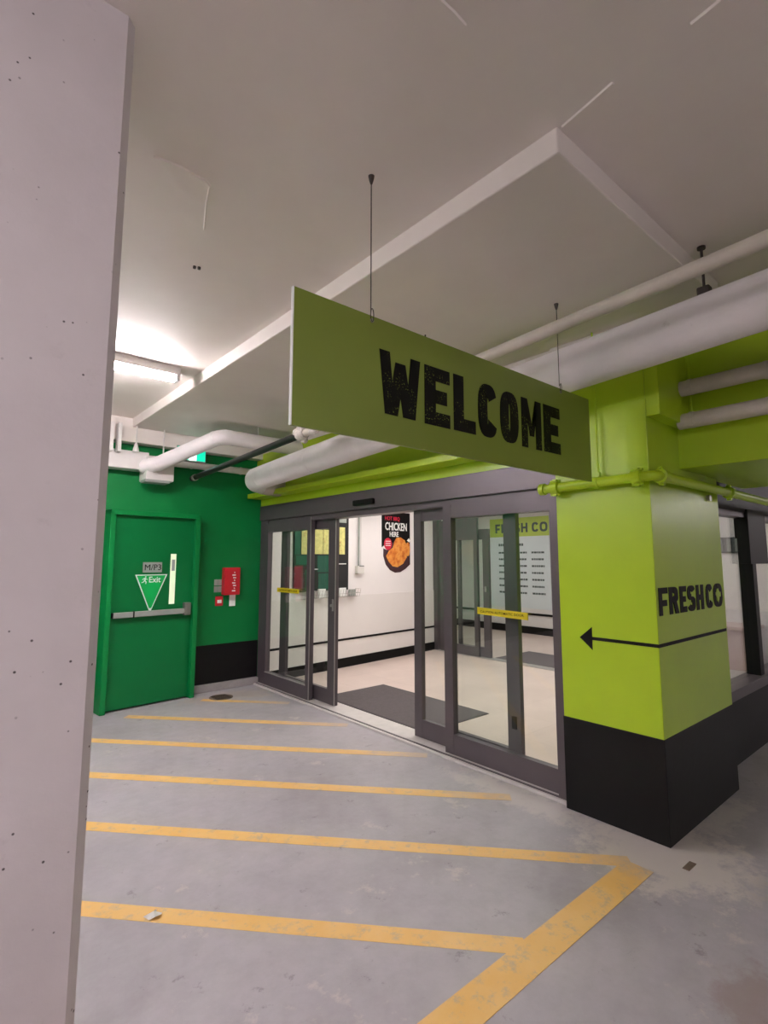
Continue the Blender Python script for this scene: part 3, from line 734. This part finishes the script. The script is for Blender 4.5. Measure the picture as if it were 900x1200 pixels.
# ================================================================ THINGS ON THE GREEN WALL AND FLOOR
ex = empty('exit_sign', (2.36, 6.33, 2.78), 'lit teal exit sign with running figure, half hidden behind a white pipe', 'sign')
box('case', 2.16, 2.52, 6.335, 6.41, 2.79, 2.965, 'greysign', ex, bevel=.004)
FE = FACE_NY(6.335)
G().prism(FE, [(2.17, 2.80), (2.51, 2.80), (2.51, 2.955), (2.17, 2.955)], 0, .003).build('lit_face', 'exitlit', ex)
G().prism(FE, [(2.31, 2.80), (2.40, 2.80), (2.40, 2.955), (2.31, 2.955)], 0, .004).build('doorway_mark', 'exitfig', ex)
runner(FE, 2.255, 2.803, .145, .002, .005, 'running_figure', 'exitfig', ex)
G().tube([(2.34, 6.37, 2.96), (2.34, 6.37, LO)], .008, 8).build('stem', 'white_paint', ex)

rb = empty('fire_alarm_box', (2.93, 6.44, 1.16), 'red wall box with white lettering on the green wall', 'alarm box')
box('box_body', 2.852, 3.06, 6.405, 6.5, 1.155, 1.50, 'red', rb, bevel=.008)
FR = FACE_NY(6.405)
g = G()
for i in range(8):
    z = 1.43-i*.033; o_ = .012*((i*5) % 3)
    g.prism(FR, [(2.975-o_, z), (2.99+.006*(i % 3), z), (2.99+.006*(i % 3), z+.012+.004*(i % 2)), (2.975-o_, z+.016)], 0, .0015)
g.build('box_lettering', 'whiteprint', rb)
ns = empty('wall_notice', (2.79, 6.49, 1.15), 'faded grey instruction label left of the red wall box', 'notice')
for i, (a, z) in enumerate(((2.755, 1.275), (2.805, 1.275), (2.755, 1.19), (2.805, 1.19))):
    box('notice_panel', a, a+.045, 6.493, 6.502, z, z+.075, 'greysign', ns)
rs = empty('small_red_sign', (2.81, 6.49, 1.03), 'small round-cornered red sign with white mark beneath the grey label', 'sign')
box('plate', 2.775, 2.875, 6.490, 6.502, 1.02, 1.14, 'red', rs, bevel=.003)
G().prism(FACE_NY(6.490), [(2.80, 1.055), (2.855, 1.055), (2.855, 1.095), (2.80, 1.095)], 0, .002).build('white_mark', 'whiteprint', rs)
wc = empty('inspection_card', (3.0, 6.49, 1.0), 'small white card hung below the red wall box', 'card')
box('card', 2.962, 3.04, 6.488, 6.502, 1.01, 1.158, 'whiteprint', wc)

fd = empty('floor_drain', (2.72, 6.1, 0), 'round brown drain cover in the floor near the exit door', 'drain')
G().prism(FACE_UP(0), ellipse(2.72, 6.10, .135, .135, 28), -.01, .004).build('cover', 'brown', fd)
g = G()
for k in range(-3, 4): g.box(2.72-.09, 2.72+.09, 6.10+k*.03-.005, 6.10+k*.03+.005, .003, .006)
g.build('slots', 'black', fd)
bl = [(-.03, -.01), (.0, -.03), (.04, -.02), (.05, .0), (.02, .02), (.03, .04), (-.01, .03), (-.05, .035), (-.035, .01)]
mesh('crumpled_paper', [(.89+a*.75, 2.63+b*.75, .002+.012*((i*7) % 4)/3) for i, (a, b) in enumerate(bl)] + [(.89, 2.63, .028), (.89, 2.63, .0015)],
     [(i, (i+1) % 9, 9) for i in range(9)] + [((i+1) % 9, i, 10) for i in range(9)], 'whiteprint', label='scrap of crumpled white paper lying on a yellow floor stripe', cat='paper')
fp = empty('floor_plate', (3.16, 1.22, 0), 'small worn metal plate in the floor near the black column foot', 'plate')

# ================================================================ INSIDE THE VESTIBULE
em = empty('entrance_mat', (4.05, 4.4, 0), 'large charcoal carpet mat just inside the open sliding doors', 'mat')
box('carpet', 3.64, 4.53, 3.66, 5.30, .003, .014, 'mat', em)
g = G().box(3.62, 4.555, 3.635, 3.66, .003, .012).box(3.62, 4.555, 5.30, 5.325, .003, .012).box(4.53, 4.555, 3.66, 5.30, .003, .012).box(3.62, 3.64, 3.66, 5.30, .003, .012)
g.build('rubber_edge', 'mat_edge', em)
im = empty('inner_mat', (7.6, 4.8, 0), 'charcoal carpet mat beyond the inner door opening', 'mat')
box('carpet', 7.15, 8.08, 4.1, 5.53, .003, .014, 'mat', im)
g = G().box(7.15, 8.10, 5.53, 5.55, .003, .012).box(8.08, 8.10, 4.1, 5.53, .003, .012); g.build('rubber_edge', 'mat_edge', im)

def LX(x): return (Vector((x, 0, 0))-Vector((LW0.x, 0, 0))).x/LU.x       # world X on the left wall -> u
cp = empty('chicken_poster', tuple(LF(LX(6.0), 1.39, 0)), 'black poster board with white CHICKEN lettering above a bowl of roast chicken', 'poster')
a0, a1 = LX(5.650), LX(6.355)
cbd = G().prism(LF, [(a0, 1.81), (a1, 1.60), (a1, 2.405), (a0, 2.395)], 0, .006).build('board', 'blackprint', cp)
bw = [(a0+.045, 1.80), (a0+.04, 1.66), (a0+.10, 1.52), (a0+.20, 1.43), (a0+.32, 1.385), (a0+.45, 1.39), (a0+.58, 1.44), (a1, 1.52), (a1, 1.84), (a0+.3, 1.90)]
G().prism(LF, bw, 0, .008).build('bowl', 'bowl', cp)
G().prism(LF, [(a0+.0, 1.80), (a0+.12, 1.76), (a0+.13, 1.80), (a0+.06, 1.84)], 0, .0085).build('paper_napkin', 'whiteprint', cp)
ck = [(a0+.10, 1.66), (a0+.16, 1.57), (a0+.26, 1.49), (a0+.38, 1.475), (a0+.52, 1.53), (a0+.62, 1.64), (a0+.62, 1.84), (a0+.57, 1.93), (a0+.46, 1.98), (a0+.36, 1.97), (a0+.30, 1.90), (a0+.26, 1.80), (a0+.17, 1.75)]
cc = (a0+.38, 1.72); g = G()
for i in range(len(ck)): g.prism(LF, [cc, ck[i], ck[(i+1) % len(ck)]], .004, .011)
g.build('roast_chicken', 'chicken', cp)
G().prism(LF, ellipse(a1-.06, 1.78, .06, .12, 14), .004, .010).build('roast_chicken', 'chicken', cp)
G().prism(LF, [(a1-.08, 1.93), (a1-.02, 1.90), (a1, 1.93), (a1-.03, 1.97)], .004, .010).build('paper_napkin', 'whiteprint', cp)
text_mesh('poster_text', 'HOT BBQ', LF, a0+.075, a0+.44, 2.245, 2.325, 'redprint', cbd, .009, .015, .005)
text_mesh('poster_text', 'CHICKEN', LF, a0+.08, a0+.625, 2.09, 2.225, 'whiteprint', cbd, .009, .018, .005)
text_mesh('poster_text', 'HERE', LF, a0+.19, a0+.41, 1.985, 2.07, 'whiteprint', cbd, .009, .018, .005)
G().prism(LF, ellipse(a0+.145, 1.86, .095, .10, 24), .004, .010).build('red_badge', 'redprint', cp)
g = G()
for k in range(3): g.prism(LF, [(a0+.085, 1.83+k*.035), (a0+.205, 1.83+k*.035), (a0+.205, 1.842+k*.035), (a0+.085, 1.842+k*.035)], .009, .011)
g.build('badge_lettering', 'whiteprint', cp)

eb = empty('electrical_box', tuple(LF(LX(5.13), 1.38, 0)), 'small grey electrical box with a conduit on the white vestibule wall', 'electrical box')
u = LX(5.13)
G().obox(LF, u-.075, u+.075, 1.385, 1.505, 0, .055).build('box_body', 'white_paint', eb, bevel=.006)
G().obox(LF, u-.03, u+.065, 1.495, 1.508, 0, .06).build('box_lid', 'greyprint', eb)
G().tube([LF(u-.02, 1.5, .025), LF(u-.02, 2.75, .025)], .014, 10).build('conduit', 'greysign', eb, smooth=True)
G().tube([LF(u+.03, 1.5, .02), LF(u+.03, 2.75, .02)], .006, 8).build('cable', 'white_paint', eb, smooth=True)
sp = empty('spotlight_bracket', tuple(LF(LX(5.35), 2.3, .2)), 'small grey twin spotlight hanging below the vestibule ceiling', 'spotlight')
px = Vector(LF(LX(5.42), 0, .25))
G().tube([(px.x, px.y, 2.75), (px.x, px.y, 2.44)], .01, 8).build('stem', 'greysign', sp)
for s_ in (-1, 1):
    G().tube([(px.x+s_*.03, px.y, 2.44), (px.x+s_*.10, px.y-.05, 2.38), (px.x+s_*.13, px.y-.07, 2.36)], [.02, .045, .05], 12).build('lamp_head', 'greyprint', sp, smooth=True)

nb = empty('notice_board', tuple(LF(LX(4.37), 1.13, 0)), 'black notice board with yellow flyers and dark sheets on the vestibule wall', 'notice board')
b0, b1 = LX(3.865), LX(4.89)
G().obox(LF, b0, b1, 1.145, 2.62, 0, .03).build('backing', 'board', nb, bevel=.004)
def sheet(xa, xb, z0, z1, mat, nm='flyer', d=.034):
    G().obox(LF, LX(xa), LX(xb), z0, z1, .03, d).build(nm, mat, nb)
sheet(3.99, 4.17, 1.675, 2.02, 'yellowsheet'); sheet(4.23, 4.38, 1.68, 2.035, 'yellowsheet'); sheet(4.39, 4.58, 1.68, 2.04, 'yellowsheet'); sheet(4.70, 4.81, 1.68, 2.09, 'yellowsheet')
sheet(3.875, 4.02, 1.17, 1.52, 'maroonsheet', 'sheet'); sheet(3.90, 4.17, 1.53, 1.66, 'greensheet', 'sheet'); sheet(4.28, 4.52, 1.42, 1.66, 'greensheet', 'sheet'); sheet(4.30, 4.54, 1.17, 1.40, 'greensheet', 'sheet')
sheet(4.06, 4.15, 1.17, 1.46, 'greensheet', 'sheet'); sheet(3.875, 3.97, 1.67, 2.5, 'greensheet', 'sheet')
sheet(4.10, 4.30, 1.455, 1.47, 'whiteprint', 'price_strip'); sheet(4.66, 4.84, 1.53, 1.545, 'whiteprint', 'price_strip')
sheet(4.66, 4.84, 2.16, 2.5, 'greysign', 'sheet')
fk = empty('flyer_rack', tuple(LF(LX(4.6), 1.05, .1)), 'chrome wire rack of paper flyers below the black notice board', 'rack')
ra, rb2 = LX(4.0), LX(5.05)
g = G()
for z, dpt in ((1.16, .14), (1.10, .13), (1.05, .11)):
    g.tube([LF(ra, z, .012), LF(ra, z, dpt), LF(rb2, z, dpt), LF(rb2, z, .012)], .004, 6)
for k in range(22):
    uu = ra+(rb2-ra)*k/21
    g.tube([LF(uu, 1.16, .14), LF(uu, 1.05, .11), LF(uu, 1.05, .015)], .003, 5)
g.build('wire_basket', 'wire', fk)
for k in range(5):
    uu = ra+.08+k*.20
    G().obox(LF, uu, uu+.13, 1.055, 1.15+.03*(k % 2), .05, .075).build('flyer_stack', 'whiteprint' if k % 2 else 'greysign', fk)

# opening-hours poster on the far wall
hp = empty('hours_poster', (10.04, 7.07, .55), 'tall white opening-hours poster with lime heading reading FRESH CO on the far wall', 'poster')
box('sheet', 10.038, 10.05, 6.285, 7.86, .545, 2.545, 'poster', hp)
FH = FACE_NX(10.038)
hh = G().prism(FH, [(-7.86, 2.12), (-6.285, 2.12), (-6.285, 2.545), (-7.86, 2.545)], 0, .003).build('lime_heading', 'limeprint', hp)
x = -7.70
for chh, wd in (('F', .14), ('R', .16), ('E', .14), ('S', .15), ('H', .17), ('', .05), ('C', .17), ('O', .19)):
    if chh: letter_mesh('letter', chh, FH, x, x+wd, 2.21, 2.42, .05, .045, .005, 'greyprint', hh, .002)
    x += wd+.03
g = G()
def dashes(a, b, z, h, seed):
    r = random.Random(seed); u_ = a
    while u_ < b-.02:
        l_ = r.uniform(.03, .075)
        g.prism(FH, [(u_, z), (min(u_+l_, b), z), (min(u_+l_, b), z+h), (u_, z+h)], 0, .003); u_ += l_+.012
dashes(-7.62, -6.95, 1.91, .055, 99)
for i in range(7):
    z = 1.74-i*.148
    dashes(-7.62, -7.42, z, .04, i); dashes(-7.12, -6.86, z, .04, i+20); dashes(-6.74, -6.42, z, .04, i+40)
g.build('hours_lettering', 'greyprint', hp, kind='stuff')

# things seen through the side window
cb = empty('laminate_counter', (6.8, 2.05, 0), 'pinkish laminate counter seen through the side window', 'counter')
box('body', 6.55, 6.98, 1.80, 2.5, .004, .86, 'wall_cream', cb); box('front_panel', 6.53, 6.55, 1.80, 2.5, .45, .86, 'pink', cb); box('top', 6.50, 6.99, 1.77, 2.53, .86, .90, 'pink', cb, bevel=.006)
gr = empty('air_grille', (6.98, 2.0, 1.66), 'grey slatted air grille high on the wall behind the side window', 'grille')
box('grille_frame', 6.985, 7.001, 1.75, 2.55, 1.68, 1.86, 'greyprint', gr)
for k in range(9): box('slat', 6.968, 6.99, 1.78+k*.083, 1.82+k*.083, 1.695, 1.845, 'greysign', gr)
bb = empty('black_display_box', (5.85, 1.55, 1.56), 'black rectangular box mounted at the top of the side window mullion', 'box')
box('case', 5.62, 6.16, 1.485, 1.575, 1.565, 2.06, 'black', bb, bevel=.004)
box('mounting_plate', 5.70, 5.84, 1.57, 1.62, 1.8, 2.03, 'black', bb)

# metal plate set in the floor by the column
G().box(3.11, 3.21, 1.20, 1.235, -.002, .003).build('plate', 'brown', fp, bevel=.002)
